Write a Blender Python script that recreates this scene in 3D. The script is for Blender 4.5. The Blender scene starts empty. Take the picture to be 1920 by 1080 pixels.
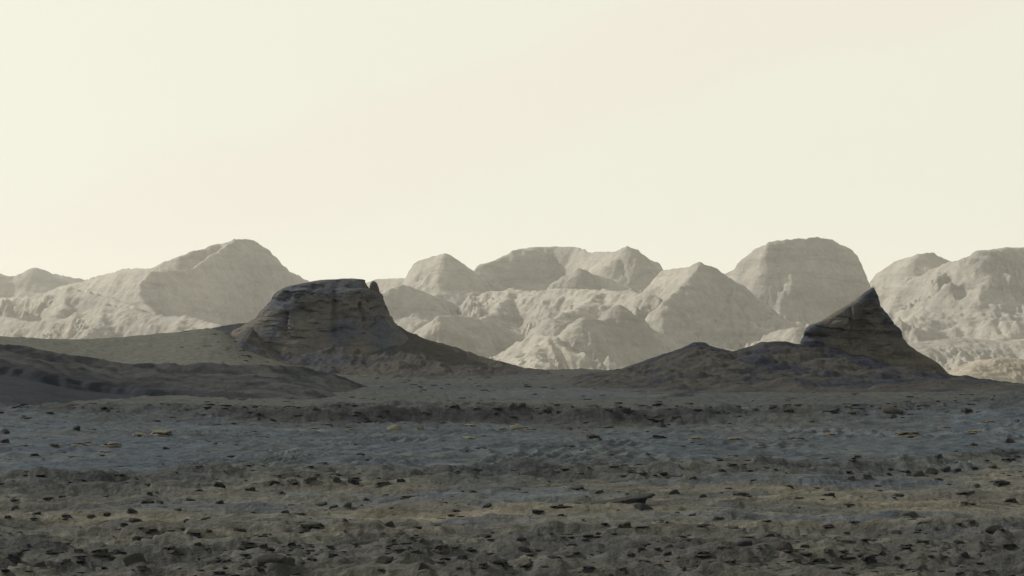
import bpy, math, random
import numpy as np

# ------------------------------------------------------------------ camera, sky, sun, exposure
scene = bpy.context.scene
COL = scene.collection
F = 3583.0            # focal length in photograph pixels (1920 wide)
HOR = 655.0           # eye level in the photograph
CAMZ = 2.2            # mast height in metres

cam_data = bpy.data.cameras.new("camera")
cam_data.sensor_width = 36.0
cam_data.lens = 36.0 * F / 1920.0
cam_data.shift_y = (HOR - 540.0) / 1920.0
cam_data.clip_start = 0.1
cam_data.clip_end = 30000.0
cam = bpy.data.objects.new("camera", cam_data)
cam.location = (0.0, 0.0, CAMZ)
cam.rotation_euler = (math.radians(90), 0, 0)
COL.objects.link(cam)
scene.camera = cam

SUN_EL = 31.0
SUN_AZ = -64.0        # degrees from the view axis (+y), negative = left
world = bpy.data.worlds.new("World")
scene.world = world
world.use_nodes = True
wn = world.node_tree
wn.nodes.clear()
w_out = wn.nodes.new("ShaderNodeOutputWorld")
w_bg = wn.nodes.new("ShaderNodeBackground")
w_sky = wn.nodes.new("ShaderNodeTexSky")
w_sky.sky_type = 'NISHITA'
w_sky.sun_disc = False
w_sky.sun_elevation = math.radians(SUN_EL)
w_sky.sun_rotation = math.radians(SUN_AZ)
w_sky.altitude = 0.0
w_sky.air_density = 0.6
w_sky.dust_density = 8.0
w_sky.ozone_density = 0.0
# dust in the air takes the blue out of the sky and evens it to a cream veil
w_hsv = wn.nodes.new("ShaderNodeHueSaturation")
w_hsv.inputs["Saturation"].default_value = 0.12
w_mix = wn.nodes.new("ShaderNodeMix")
w_mix.data_type = 'RGBA'
w_mix.inputs[0].default_value = 0.85
w_mix.inputs[7].default_value = (9.5, 9.38, 7.9, 1.0)
wn.links.new(w_sky.outputs[0], w_hsv.inputs["Color"])
wn.links.new(w_hsv.outputs[0], w_mix.inputs[6])
# a faint pinkish band tinted into the sky colour, with ragged edges
_d1 = np.array([(200 - 960) / F, 1.0, (HOR - 440) / F]); _d2 = np.array([(1540 - 960) / F, 1.0, (HOR - 20) / F])
_bn = np.cross(_d1, _d2); _bn /= np.linalg.norm(_bn)
w_tc = wn.nodes.new("ShaderNodeTexCoord"); w_no = wn.nodes.new("ShaderNodeTexNoise"); w_no.inputs["Scale"].default_value = 9.0
w_no.inputs["Detail"].default_value = 3.0
w_dot = wn.nodes.new("ShaderNodeVectorMath"); w_dot.operation = 'DOT_PRODUCT'; w_dot.inputs[1].default_value = tuple(_bn)
w_add = wn.nodes.new("ShaderNodeMath"); w_add.operation = 'MULTIPLY_ADD'; w_add.inputs[1].default_value = 0.05; 
w_sub = wn.nodes.new("ShaderNodeMath"); w_sub.operation = 'SUBTRACT'; w_sub.inputs[1].default_value = 0.025
w_abs = wn.nodes.new("ShaderNodeMath"); w_abs.operation = 'ABSOLUTE'
w_rmp = wn.nodes.new("ShaderNodeMapRange"); w_rmp.interpolation_type = 'SMOOTHSTEP'
w_rmp.inputs[1].default_value = 0.035; w_rmp.inputs[2].default_value = 0.010
w_tint = wn.nodes.new("ShaderNodeMix"); w_tint.data_type = 'RGBA'
w_tint.inputs[6].default_value = (1.0, 1.0, 1.0, 1); w_tint.inputs[7].default_value = (1.01, 0.969, 0.985, 1)
w_mul = wn.nodes.new("ShaderNodeMix"); w_mul.data_type = 'RGBA'; w_mul.blend_type = 'MULTIPLY'; w_mul.inputs[0].default_value = 1.0
wn.links.new(w_tc.outputs["Generated"], w_no.inputs["Vector"]); wn.links.new(w_tc.outputs["Generated"], w_dot.inputs[0])
wn.links.new(w_no.outputs[0], w_add.inputs[0]); wn.links.new(w_dot.outputs["Value"], w_add.inputs[2])
wn.links.new(w_add.outputs[0], w_sub.inputs[0]); wn.links.new(w_sub.outputs[0], w_abs.inputs[0]); wn.links.new(w_abs.outputs[0], w_rmp.inputs[0])
wn.links.new(w_rmp.outputs[0], w_tint.inputs[0])
wn.links.new(w_mix.outputs[2], w_mul.inputs[6]); wn.links.new(w_tint.outputs[2], w_mul.inputs[7])
wn.links.new(w_mul.outputs[2], w_bg.inputs[0])
w_bg.inputs[1].default_value = 0.1
wn.links.new(w_bg.outputs[0], w_out.inputs[0])

sun_data = bpy.data.lights.new("sun", 'SUN')
sun_data.energy = 5.0
sun_data.angle = math.radians(0.6)
sun_data.color = (1.0, 0.92, 0.79)
sun = bpy.data.objects.new("sun", sun_data)
el, az = math.radians(SUN_EL), math.radians(SUN_AZ)
sun.rotation_euler = (math.radians(90) - el, 0, math.pi - az)
COL.objects.link(sun)

scene.view_settings.view_transform = 'Standard'
scene.view_settings.look = 'None'
scene.view_settings.exposure = 0.0
scene.view_settings.gamma = 1.0
scene.view_settings.use_curve_mapping = False
scene.render.engine = 'CYCLES'
scene.cycles.use_denoising = True
scene.cycles.max_bounces = 5
scene.cycles.diffuse_bounces = 2
scene.cycles.volume_bounces = 2
scene.cycles.caustics_reflective = False
scene.cycles.caustics_refractive = False
scene.cycles.sample_clamp_indirect = 4.0

# ------------------------------------------------------------------ noise in numpy
_rng = np.random.RandomState(7)
_P = np.concatenate([_rng.permutation(256)] * 3).astype(np.int32)
_A = (np.arange(256) * 2.399963).astype(np.float32)
_GX, _GY = np.cos(_A), np.sin(_A)
_G3 = _rng.normal(size=(256, 3)); _G3 /= np.linalg.norm(_G3, axis=1)[:, None]
_G3 = _G3.astype(np.float32)

def fade(t): return t * t * t * (t * (t * 6 - 15) + 10)

def per2(x, y, seed=0):
    x = np.asarray(x, np.float64) + seed * 17.31; y = np.asarray(y, np.float64) - seed * 9.77
    xf0 = np.floor(x); yf0 = np.floor(y)
    xi = xf0.astype(np.int64) & 255; yi = yf0.astype(np.int64) & 255
    xf = (x - xf0).astype(np.float32); yf = (y - yf0).astype(np.float32)
    u = fade(xf); v = fade(yf)
    a = _P[xi] + yi; b = _P[xi + 1] + yi
    def g(h, dx, dy):
        h = _P[h]; return _GX[h] * dx + _GY[h] * dy
    n00 = g(a, xf, yf); n10 = g(b, xf - 1, yf); n01 = g(a + 1, xf, yf - 1); n11 = g(b + 1, xf - 1, yf - 1)
    m0 = n00 + u * (n10 - n00); m1 = n01 + u * (n11 - n01)
    return (m0 + v * (m1 - m0)) * 1.5

def per3(x, y, z, seed=0):
    x = np.asarray(x, np.float64) + seed * 13.7; y = np.asarray(y, np.float64) + seed * 5.3; z = np.asarray(z, np.float64) - seed * 7.9
    x0 = np.floor(x); y0 = np.floor(y); z0 = np.floor(z)
    xi = x0.astype(np.int64) & 255; yi = y0.astype(np.int64) & 255; zi = z0.astype(np.int64) & 255
    xf = (x - x0).astype(np.float32); yf = (y - y0).astype(np.float32); zf = (z - z0).astype(np.float32)
    u, v, w = fade(xf), fade(yf), fade(zf)
    r = 0
    for i in (0, 1):
        for j in (0, 1):
            for k in (0, 1):
                h = _P[_P[_P[xi + i] + yi + j] + zi + k]
                gg = _G3[h]
                d = gg[..., 0] * (xf - i) + gg[..., 1] * (yf - j) + gg[..., 2] * (zf - k)
                r = r + d * (u if i else 1 - u) * (v if j else 1 - v) * (w if k else 1 - w)
    return r * 1.5

def fbm2(x, y, o=4, seed=0, gain=0.5, lac=2.03):
    s = 0; a = 1.0; f = 1.0
    for i in range(o):
        s = s + a * per2(x * f, y * f, seed + i * 3); a *= gain; f *= lac
    return s

def rid2(x, y, o=4, seed=0, gain=0.5, lac=2.07):
    s = 0; a = 1.0; f = 1.0
    for i in range(o):
        n = 1 - np.abs(per2(x * f, y * f, seed + i * 3)) * 1.6
        s = s + a * n; a *= gain; f *= lac
    return s / 2.0

def fbm3(x, y, z, o=3, seed=0, gain=0.5):
    s = 0; a = 1.0; f = 1.0
    for i in range(o):
        s = s + a * per3(x * f, y * f, z * f, seed + i * 3); a *= gain; f *= 2.03
    return s

def sst(a, b, x):
    t = np.clip((x - a) / (b - a), 0, 1); return t * t * (3 - 2 * t)

def lerp(a, b, t): return a + (b - a) * t

_KN = {}
def kn(px, knots):
    key = tuple(knots)
    if key not in _KN:                                   # knots joined by a smoothed line
        ks = sorted(knots); g = np.arange(-900, 2900, 4.0)
        v = np.interp(g, [k[0] for k in ks], [k[1] for k in ks])
        w = np.exp(-(np.arange(-20, 21) / 7.0) ** 2); w /= w.sum()
        _KN[key] = (g, np.convolve(np.pad(v, 20, mode='edge'), w, 'valid'))
    return np.interp(px, *_KN[key])

# ------------------------------------------------------------------ helpers
def mesh_from(name, co, quads=None, tris=None, smooth=True):
    me = bpy.data.meshes.new(name)
    co = np.asarray(co, np.float32)
    nq = 0 if quads is None else len(quads)
    nt = 0 if tris is None else len(tris)
    me.vertices.add(len(co)); me.vertices.foreach_set("co", co.ravel())
    loops = []; starts = []
    if nq: loops.append(np.asarray(quads, np.int32).ravel()); starts.append(np.arange(nq) * 4)
    if nt: loops.append(np.asarray(tris, np.int32).ravel()); starts.append(nq * 4 + np.arange(nt) * 3)
    lv = np.concatenate(loops)
    me.loops.add(len(lv)); me.loops.foreach_set("vertex_index", lv)
    me.polygons.add(nq + nt); me.polygons.foreach_set("loop_start", np.concatenate(starts).astype(np.int32))
    if smooth: me.polygons.foreach_set("use_smooth", np.ones(nq + nt, bool))
    me.update(calc_edges=True)
    return me

def attr(me, name, vals):
    a = me.attributes.new(name, 'FLOAT', 'POINT')
    a.data.foreach_set("value", np.asarray(vals, np.float32).ravel())

def obj(name, me, mat, parent=None, label=None, cat=None, group=None, kind=None):
    o = bpy.data.objects.new(name, me); COL.objects.link(o)
    if me is not None and mat is not None and not me.materials: me.materials.append(mat)
    if parent is not None: o.parent = parent
    if label: o["label"] = label
    if cat: o["category"] = cat
    if group: o["group"] = group
    if kind: o["kind"] = kind
    return o

def grid_quads(nr, nc):
    i = np.arange(nr * nc).reshape(nr, nc)
    return np.stack([i[:-1, :-1], i[:-1, 1:], i[1:, 1:], i[1:, :-1]], -1).reshape(-1, 4)

def cull(co, quads, keep, extra=()):
    q = quads[keep]
    used = np.zeros(len(co), bool); used[q.ravel()] = True
    idx = np.cumsum(used) - 1
    return co[used], idx[q], [e[used] for e in extra]

# ------------------------------------------------------------------ materials
class NT:
    def __init__(s, name):
        s.m = bpy.data.materials.new(name); s.m.use_nodes = True
        s.t = s.m.node_tree; s.t.nodes.clear()
        s.out = s.n("ShaderNodeOutputMaterial"); s.b = s.n("ShaderNodeBsdfPrincipled")
        s.b.inputs["Roughness"].default_value = 0.95
        s.b.inputs["Specular IOR Level"].default_value = 0.03
        s.l(s.b.outputs[0], s.out.inputs[0])
    def n(s, t, **k):
        nd = s.t.nodes.new(t)
        for a, v in k.items(): setattr(nd, a, v)
        return nd
    def l(s, a, b): s.t.links.new(a, b)
    def noise(s, scale, detail=4, rough=0.55, vec=None, dist=0.0):
        nd = s.n("ShaderNodeTexNoise"); nd.inputs["Scale"].default_value = scale
        nd.inputs["Detail"].default_value = detail; nd.inputs["Roughness"].default_value = rough
        nd.inputs["Distortion"].default_value = dist
        if vec is not None: s.l(vec, nd.inputs["Vector"])
        return nd.outputs[0]
    def pos(s, scale=(1, 1, 1)):
        g = s.n("ShaderNodeNewGeometry")
        mp = s.n("ShaderNodeMapping"); mp.inputs["Scale"].default_value = scale
        s.l(g.outputs["Position"], mp.inputs["Vector"]); return mp.outputs[0]
    def ramp(s, fac, a, b):
        r = s.n("ShaderNodeMapRange"); r.interpolation_type = 'SMOOTHSTEP'
        r.inputs[1].default_value = a; r.inputs[2].default_value = b
        s.l(fac, r.inputs[0]); return r.outputs[0]
    def mix(s, fac, a, b, mode='MIX'):
        m = s.n("ShaderNodeMix"); m.data_type = 'RGBA'; m.blend_type = mode
        for v, i in ((fac, 0), (a, 6), (b, 7)):
            if isinstance(v, (int, float)): m.inputs[i].default_value = v
            elif isinstance(v, tuple): m.inputs[i].default_value = (*v, 1.0)
            else: s.l(v, m.inputs[i])
        return m.outputs[2]
    def math(s, op, a, b):
        m = s.n("ShaderNodeMath"); m.operation = op
        for v, i in ((a, 0), (b, 1)):
            if isinstance(v, (int, float)): m.inputs[i].default_value = v
            else: s.l(v, m.inputs[i])
        return m.outputs[0]
    def at(s, name):
        a = s.n("ShaderNodeAttribute"); a.attribute_name = name; return a.outputs["Fac"]
    def bump(s, h, dist, strength=1.0, prev=None):
        b = s.n("ShaderNodeBump"); b.inputs["Distance"].default_value = dist; b.inputs["Strength"].default_value = strength
        s.l(h, b.inputs["Height"])
        if prev is not None: s.l(prev, b.inputs["Normal"])
        return b.outputs[0]
    def done(s, col, nrm=None):
        s.l(col, s.b.inputs["Base Color"])
        if nrm is not None: s.l(nrm, s.b.inputs["Normal"])
        return s.m

def vary(t, c, fac, lo, hi):
    v = t.n("ShaderNodeMapRange"); v.inputs[3].default_value = lo; v.inputs[4].default_value = hi
    v.inputs[1].default_value = 0.25; v.inputs[2].default_value = 0.75
    t.l(fac, v.inputs[0])
    return t.mix(1.0, c, v.outputs[0], 'MULTIPLY')

def mat_ground():
    t = NT("basalt_sand")
    p = t.pos()
    n1 = t.noise(0.35, 5, 0.6, p); n2 = t.noise(2.2, 5, 0.6, p); n3 = t.noise(14.0, 4, 0.65, p); n4 = t.noise(0.05, 4, 0.55, p)
    c = t.mix(t.ramp(n4, 0.35, 0.65), (0.034, 0.039, 0.043), (0.044, 0.047, 0.047))
    c = t.mix(t.at("olive"), c, t.mix(t.ramp(t.noise(0.5, 4, 0.55, t.pos((0.45, 1.5, 1.0))), 0.40, 0.62), (0.062, 0.062, 0.058), (0.102, 0.095, 0.075)))
    c = t.mix(t.at("blue"), c, t.mix(t.ramp(n1, 0.38, 0.66), (0.037, 0.048, 0.066), (0.057, 0.070, 0.081)))
    c = t.mix(t.at("apron"), c, (0.064, 0.068, 0.064))
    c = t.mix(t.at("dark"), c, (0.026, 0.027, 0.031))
    ns = t.noise(1.0, 5, 0.65, t.pos((1.6, 4.0, 1.0)))
    c = vary(t, c, n2, 0.66, 1.34)
    c = vary(t, c, ns, 0.68, 1.32)
    c = vary(t, c, n3, 0.66, 1.34)
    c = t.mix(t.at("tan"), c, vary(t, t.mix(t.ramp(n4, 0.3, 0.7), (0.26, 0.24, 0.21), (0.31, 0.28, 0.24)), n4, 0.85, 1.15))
    b = t.bump(n2, 0.14, 0.8)
    b = t.bump(n3, 0.035, 0.8, b)
    return t.done(c, b)

def mat_rockface(name, brown, dark, pale, scale=1.0, bedding=1.0):
    t = NT(name)
    p = t.pos((scale, scale, scale)); pb = t.pos((0.12 * scale, 0.12 * scale, 2.2 * scale))
    n1 = t.noise(0.22, 4, 0.5, p); n2 = t.noise(1.3, 5, 0.6, p); n3 = t.noise(6.0, 4, 0.65, p); nb = t.noise(1.6, 4, 0.6, pb, 0.4)
    c = t.mix(t.ramp(n1, 0.46, 0.60), brown, dark)
    c = t.mix(t.math('MULTIPLY', t.ramp(nb, 0.50, 0.70), 0.22), c, pale)
    c = vary(t, c, n2, 0.78, 1.22); c = vary(t, c, n3, 0.8, 1.2)
    b = t.bump(nb, 0.14 / scale * bedding, 0.5); b = t.bump(n2, 0.22 / scale, 0.7, b); b = t.bump(n3, 0.07 / scale, 0.8, b)
    return t.done(c, b)

def mat_hill(name="pale_hill_rock", tint=(1, 1, 1)):
    t = NT(name)
    p = t.pos(); pb = t.pos((0.10, 0.10, 1.0))
    n1 = t.noise(0.006, 5, 0.55, p); n2 = t.noise(0.03, 5, 0.6, p); n3 = t.noise(0.12, 4, 0.65, p); nb = t.noise(0.07, 5, 0.6, pb, 0.6)
    c = t.mix(t.ramp(n1, 0.35, 0.65), (0.205, 0.200, 0.188), (0.262, 0.250, 0.228))
    c = t.mix(t.math('MULTIPLY', t.ramp(nb, 0.48, 0.68), 0.5), c, (0.160, 0.157, 0.150))
    c = t.mix(1.0, c, tint, 'MULTIPLY')
    c = vary(t, c, n2, 0.86, 1.14); c = vary(t, c, n3, 0.90, 1.10)
    b = t.bump(nb, 4.0, 0.6); b = t.bump(n2, 6.0, 0.7, b); b = t.bump(n3, 2.2, 0.7, b)
    return t.done(c, b)

def mat_stone(name, c0, c1, dust):
    t = NT(name)
    oi = t.n("ShaderNodeObjectInfo"); tc = t.n("ShaderNodeTexCoord")
    p = t.pos()
    n2 = t.noise(9.0, 4, 0.6, p); n3 = t.noise(40.0, 3, 0.6, p)
    c = t.mix(oi.outputs["Random"], c0, c1)
    g = t.n("ShaderNodeNewGeometry"); sx = t.n("ShaderNodeSeparateXYZ"); t.l(g.outputs["Normal"], sx.inputs[0])
    up = t.math('MULTIPLY', t.ramp(sx.outputs[2], 0.72, 0.98), t.ramp(n2, 0.35, 0.6))
    c = t.mix(t.math('MULTIPLY', up, 0.35), c, dust)       # wind-blown sand lying on the flat tops
    c = vary(t, c, n2, 0.7, 1.3); c = vary(t, c, n3, 0.8, 1.2)
    b = t.bump(n2, 0.03, 0.7); b = t.bump(n3, 0.008, 0.7, b)
    return t.done(c, b)

M_GROUND = mat_ground()
M_BUTTE = mat_rockface("butte_rock", (0.080, 0.077, 0.073), (0.054, 0.059, 0.074), (0.080, 0.078, 0.075))
M_FIN = mat_rockface("fin_rock", (0.074, 0.070, 0.065), (0.040, 0.045, 0.060), (0.070, 0.067, 0.063))
M_TALUS = mat_rockface("talus_rock", (0.044, 0.043, 0.042), (0.034, 0.037, 0.047), (0.052, 0.050, 0.048), 1.0, 0.4)
M_MOUND = mat_rockface("mound_rubble", (0.034, 0.034, 0.034), (0.018, 0.021, 0.031), (0.044, 0.043, 0.041), 1.0, 0.4)
M_RIDGE = mat_rockface("ridge_rock", (0.066, 0.068, 0.066), (0.046, 0.052, 0.064), (0.086, 0.086, 0.078), 1.2, 0.3)
M_HILL = mat_hill()
M_TAN = mat_hill("tan_sand_hill", (1.0, 0.95, 0.88))
M_STONE = mat_stone("dark_stone", (0.019, 0.021, 0.025), (0.040, 0.039, 0.037), (0.056, 0.055, 0.051))
M_SLAB = mat_stone("slab_stone", (0.024, 0.025, 0.027), (0.026, 0.027, 0.029), (0.03, 0.03, 0.03))
M_PALE = mat_stone("pale_stone", (0.080, 0.077, 0.066), (0.105, 0.099, 0.082), (0.07, 0.068, 0.058))

# ------------------------------------------------------------------ ground heights (metres, camera stands at the origin)
def berm_line(px): return kn(px, [(-600, 26), (0, 28.7), (300, 30.0), (430, 31.2), (1000, 32.2), (1300, 32.0), (1600, 33.6), (1750, 35.2), (1920, 38.5), (2500, 42)])
def scarp_line(px): return kn(px, [(-600, 62), (0, 63.5), (400, 63), (640, 61.0), (1000, 60.4), (1300, 60.0), (1700, 61.0), (1920, 62.5), (2500, 64)])
def crest_z(px): return kn(px, [(-600, 0.10), (0, 0.12), (300, 0.12), (640, 0.20), (1000, 0.24), (1400, 0.20), (1650, 0.26), (1800, 0.36), (1920, 0.62), (2200, 1.0)])
def scarp_k(px): return kn(px, [(-300, 0.5), (250, 0.6), (480, 1.0), (1280, 1.0), (1500, 0.8), (1750, 0.55), (1920, 0.15)])

def polar(x, y):
    r = np.hypot(x, y)
    a = np.where(y > 0.02 * r, x / np.maximum(y, 0.02 * r + 1e-6), np.sign(x) * 50.0)
    a = np.clip(a, -0.45, 0.45)
    d = r / np.sqrt(1 + a * a)
    return a, d, 960 + F * a

def ground(x, y, fine=True):
    a, d, px = polar(x, y)
    near = sst(6, 14, d) * (1 - sst(240, 320, d))
    z = 0.07 * fbm2(x / 7.0, y / 12.0, 3, 1) * near
    # berm of stones
    bl = berm_line(px) + 0.9 * per2(x / 2.6, y / 6, 5)
    q = d - bl
    z = z + 0.13 * np.exp(-np.where(q < 0, (q / 0.7) ** 2, (q / 2.2) ** 2)) * (0.6 + 0.6 * per2(x / 3.1, 3.3 + y / 9, 6)) * near
    # broken, stony nearest strip
    nb = 1 - sst(21.0, 24.0, d + 1.2 * per2(x / 3.5, y / 5, 8))
    # scarp across the middle distance: dips in front, steps up to a crest, falls away behind
    sl = scarp_line(px) + 1.1 * fbm2(x / 6.5, y / 20, 3, 9)
    k = scarp_k(px); cz = crest_z(px) + 0.05 * fbm2(x / 3.0, y / 4.0, 3, 10)
    dip = -0.22 * k * sst(40, 57, d)
    s = d - sl
    step = sst(-0.75 - (1 - k) * 12, 0.45, s)
    fall = np.exp(-np.maximum(s - 0.6, 0) / 9.0)
    za = dip + (cz - dip) * step
    z = z + np.where(s > 0.6, cz * fall, za) * (1 - sst(150, 200, d))
    # wind ripples, crests running away to the right
    rz = sst(0.3, 3.0, q) * (1 - sst(-6.0, -2.0, s))
    w = 1.6 * fbm2(x / 3.2, y / 5.0, 3, 12)
    ph = (x * 0.955 - y * 0.30) / 0.55 + w
    rip = 1 - np.abs(np.sin(np.pi * ph))
    amp = 0.075 * (0.3 + sst(-0.35, 0.45, per2(x / 4.0, y / 7.0, 14)))
    z = z + rz * amp * rip
    ph2 = (x * 0.55 - y * 0.83) / 1.7 + 1.2 * fbm2(x / 4.0, y / 4.0, 2, 15)
    z = z + 0.045 * (1 - np.abs(np.sin(np.pi * ph2))) * sst(22, 25, d) * (1 - sst(-1.5, 0.3, q)) * sst(-0.2, 0.5, per2(x / 5, y / 6, 17))
    if fine:
        z = z + near * (0.030 + 0.030 * nb + 0.030 * np.exp(-(q / 1.6) ** 2) + 0.05 * np.exp(-((s - 1.5) / 3.5) ** 2)) * fbm2(x / 0.6, y / 0.45, 3, 20, 0.6)
        lump = np.maximum(0, per2(x / 0.8, y / 0.5, 24) - 0.1) + 0.5 * np.maximum(0, per2(x / 0.45, y / 0.3, 26) - 0.1) + 0.6 * np.maximum(0, per2(x / 1.9, y / 0.9, 27) - 0.2)
        z = z + near * lump * (0.020 + 0.018 * nb + 0.07 * np.exp(-(q / 1.5) ** 2)) * (1 - rz * 0.7)
        ln = fbm2(x / 3.2 + 0.2 * y, y / 1.0, 4, 61, 0.52)
        led = 0
        for tl in (-0.45, -0.2, 0.02, 0.25, 0.5): led = led + sst(tl, tl + 0.028, ln)
        lk = 0.012 + 0.018 * nb + 0.026 * np.exp(-(q / 1.7) ** 2) + 0.014 * (q < -1) + 0.03 * np.exp(-((s - 1.2) / 3.0) ** 2)
        z = z + near * led * lk * (1 - 0.5 * rz)
    # plain behind, long low swells
    pl = sst(66, 85, d) * (1 - sst(230, 300, d))
    z = z + pl * (0.16 * fbm2(x / 16.0, y / 9.0, 3, 30) + 0.05 * fbm2(x / 2.0, y / 2.0, 4, 31, 0.6))
    # sand apron reaching left from the flat-topped butte
    ap = kn(px, [(-700, 4.6), (-200, 3.9), (0, 3.42), (100, 3.12), (160, 3.06), (220, 3.16), (280, 3.40), (340, 3.75), (395, 4.1), (430, 3.7), (470, 2.4), (540, 1.0), (640, 0.3), (740, 0.05), (800, 0.0)])
    t = np.where(d < 168, sst(112, 168, d) ** 1.35, 1 - sst(168, 240, d))
    z = z + ap * t * (1 + 0.03 * fbm2(x / 5, y / 8, 3, 33))
    # the plain breaks off to a wide low valley
    ed = kn(px, [(-700, 215), (1150, 207), (1500, 200), (1700, 150), (1800, 128), (1920, 112), (2400, 100)])
    dr = np.maximum(d - ed, 0)
    z = z - 30.0 * (1 - np.exp(-(dr / 260.0) ** 1.15)) + sst(2000, 6000, d) * 24.0
    return z

# far hills sit on the valley floor
def zones(x, y):
    a, d, px = polar(x, y)
    q = d - berm_line(px) - 0.9 * per2(x / 2.6, y / 6, 5)
    s = d - scarp_line(px) - 1.1 * fbm2(x / 6.5, y / 20, 3, 9)
    n = fbm2(x / 5.0, y / 9.0, 4, 41)
    blue = sst(-0.5, 5.0, q + 4.0 * n) * (1 - sst(-5.0, 1.0, s + 5.0 * n)) * kn(px, [(-300, 1), (500, 0.95), (1000, 0.8), (1350, 0.7), (1650, 0.75), (1920, 1.0)])
    bb = sst(78, 90, d) * (1 - sst(110, 130, d)) * sst(0.05, 0.5, fbm2(x / 14, y / 7, 3, 43)) * 0.55
    blue = np.maximum(blue, bb)
    blue = np.maximum(blue, 0.75 * (1 - sst(-2, 1, q)) * sst(0.0, 0.4, fbm2(x / 7.0, y / 1.3, 4, 44)) * sst(19, 26, d))
    blue = blue * (1 - 0.5 * sst(0.05, 0.45, fbm2(x / 3.0, y / 2.5, 4, 46))) * (0.85 + 0.3 * fbm2(x / 1.2, y / 1.0, 3, 48))
    blue = np.clip(blue, 0, 1)
    olive = (1 - sst(-5.0, 1.0, q + 4.0 * n)) * (0.55 + 0.45 * sst(-0.3, 0.4, fbm2(x / 6, y / 3.0, 3, 45)))
    nb = 1 - sst(20.5, 23.5, d + 1.2 * per2(x / 3.5, y / 5, 8))
    olive = olive * (1 - 0.6 * nb)
    dark = np.maximum(np.maximum(0.9 * np.exp(-((s + 0.15) / 0.75) ** 2) * scarp_k(px), 0.6 * np.exp(-(q / 0.9) ** 2) * sst(-0.2, 0.4, n + 0.1)),  # scarp face: its shade painted into the colour, along with dark rubble
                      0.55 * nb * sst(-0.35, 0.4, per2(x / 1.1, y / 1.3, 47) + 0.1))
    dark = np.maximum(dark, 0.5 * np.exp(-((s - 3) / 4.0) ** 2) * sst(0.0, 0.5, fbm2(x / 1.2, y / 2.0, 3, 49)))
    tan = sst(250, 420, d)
    apron = sst(118, 135, d + 8 * n) * (1 - sst(240, 280, d)) * (1 - sst(560, 760, px + 60 * n))
    return blue, olive, dark, tan, apron

def build_ground():
    half = 0.335
    th = np.concatenate([np.linspace(-math.pi, -half, 40)[:-1], np.linspace(-half, half, 900), np.linspace(half, math.pi, 40)[1:]])
    rs = [0.4]
    while rs[-1] < 7000:
        r = rs[-1]
        k = 0.25 if r < 12 else 0.0042 if r < 45 else 0.0036 if r < 72 else 0.010 if r < 260 else 0.06
        rs.append(r * (1 + k))
    rs = np.array(rs)
    R, T = np.meshgrid(rs, th, indexing='ij')
    x = (R * np.sin(T)).ravel(); y = (R * np.cos(T)).ravel()
    z = ground(x, y)
    co = np.stack([x, y, z], -1)
    me = mesh_from("ground", co, grid_quads(len(rs), len(th))[:, ::-1])
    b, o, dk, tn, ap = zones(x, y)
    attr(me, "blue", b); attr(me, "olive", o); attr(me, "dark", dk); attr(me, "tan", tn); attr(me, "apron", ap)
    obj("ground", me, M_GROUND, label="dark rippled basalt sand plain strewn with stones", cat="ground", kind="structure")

build_ground()

# ------------------------------------------------------------------ terrain from ridge lines
def W(px, py, D): return ((px - 960) / F * D, D, CAMZ + (HOR - py) / F * D)

def ridge_field(X, Y, ridges, drop, warp=(0, 1), dn=(0.3, 60.0), seed=0, soft=0.0):
    """height = highest of all ridge lines minus a falling-off with distance"""
    if warp[0]:
        wx = warp[0] * fbm2(X / warp[1], Y / warp[1], 3, seed + 1); wy = warp[0] * fbm2(X / warp[1], Y / warp[1], 3, seed + 2)
    else: wx = wy = 0
    k = 1 + dn[0] * fbm2(X / dn[1], Y / dn[1], 4, seed + 3)
    H = np.full(X.shape, -1e9); Dm = np.full(X.shape, 1e9)
    for pts in ridges:
        best = np.full(X.shape, -1e9)
        for (p, q) in zip(pts[:-1], pts[1:]):
            ex, ey = q[0] - p[0], q[1] - p[1]; L2 = ex * ex + ey * ey + 1e-9
            t = np.clip(((X - p[0]) * ex + (Y - p[1]) * ey) / L2, 0, 1)
            dx = X - (p[0] + t * ex); dy = Y - (p[1] + t * ey)
            d0 = np.hypot(dx, dy)
            fa = np.clip(d0 / (warp[0] * 1.5 + 1e-6), 0, 1)
            d = np.hypot(dx + wx * fa, dy + wy * fa)
            h = (p[2] + t * (q[2] - p[2])) - drop(d * np.clip(k, 0.35, 2.2))
            best = np.maximum(best, h); Dm = np.minimum(Dm, d0)
        if soft:
            m = np.clip(0.5 + 0.5 * (best - H) / soft, 0, 1); H = H + (best - H) * m + soft * m * (1 - m) * (H > -1e8)
        else: H = np.maximum(H, best)
    return H, Dm

def terrace(z, step, k, n):
    q = z / step + n; f0 = np.floor(q); f = q - f0
    f = np.clip((f - 0.25) / 0.5, 0, 1); f = f * f * (3 - 2 * f)
    return z + k * ((f0 + f - n) * step - z)

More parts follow.
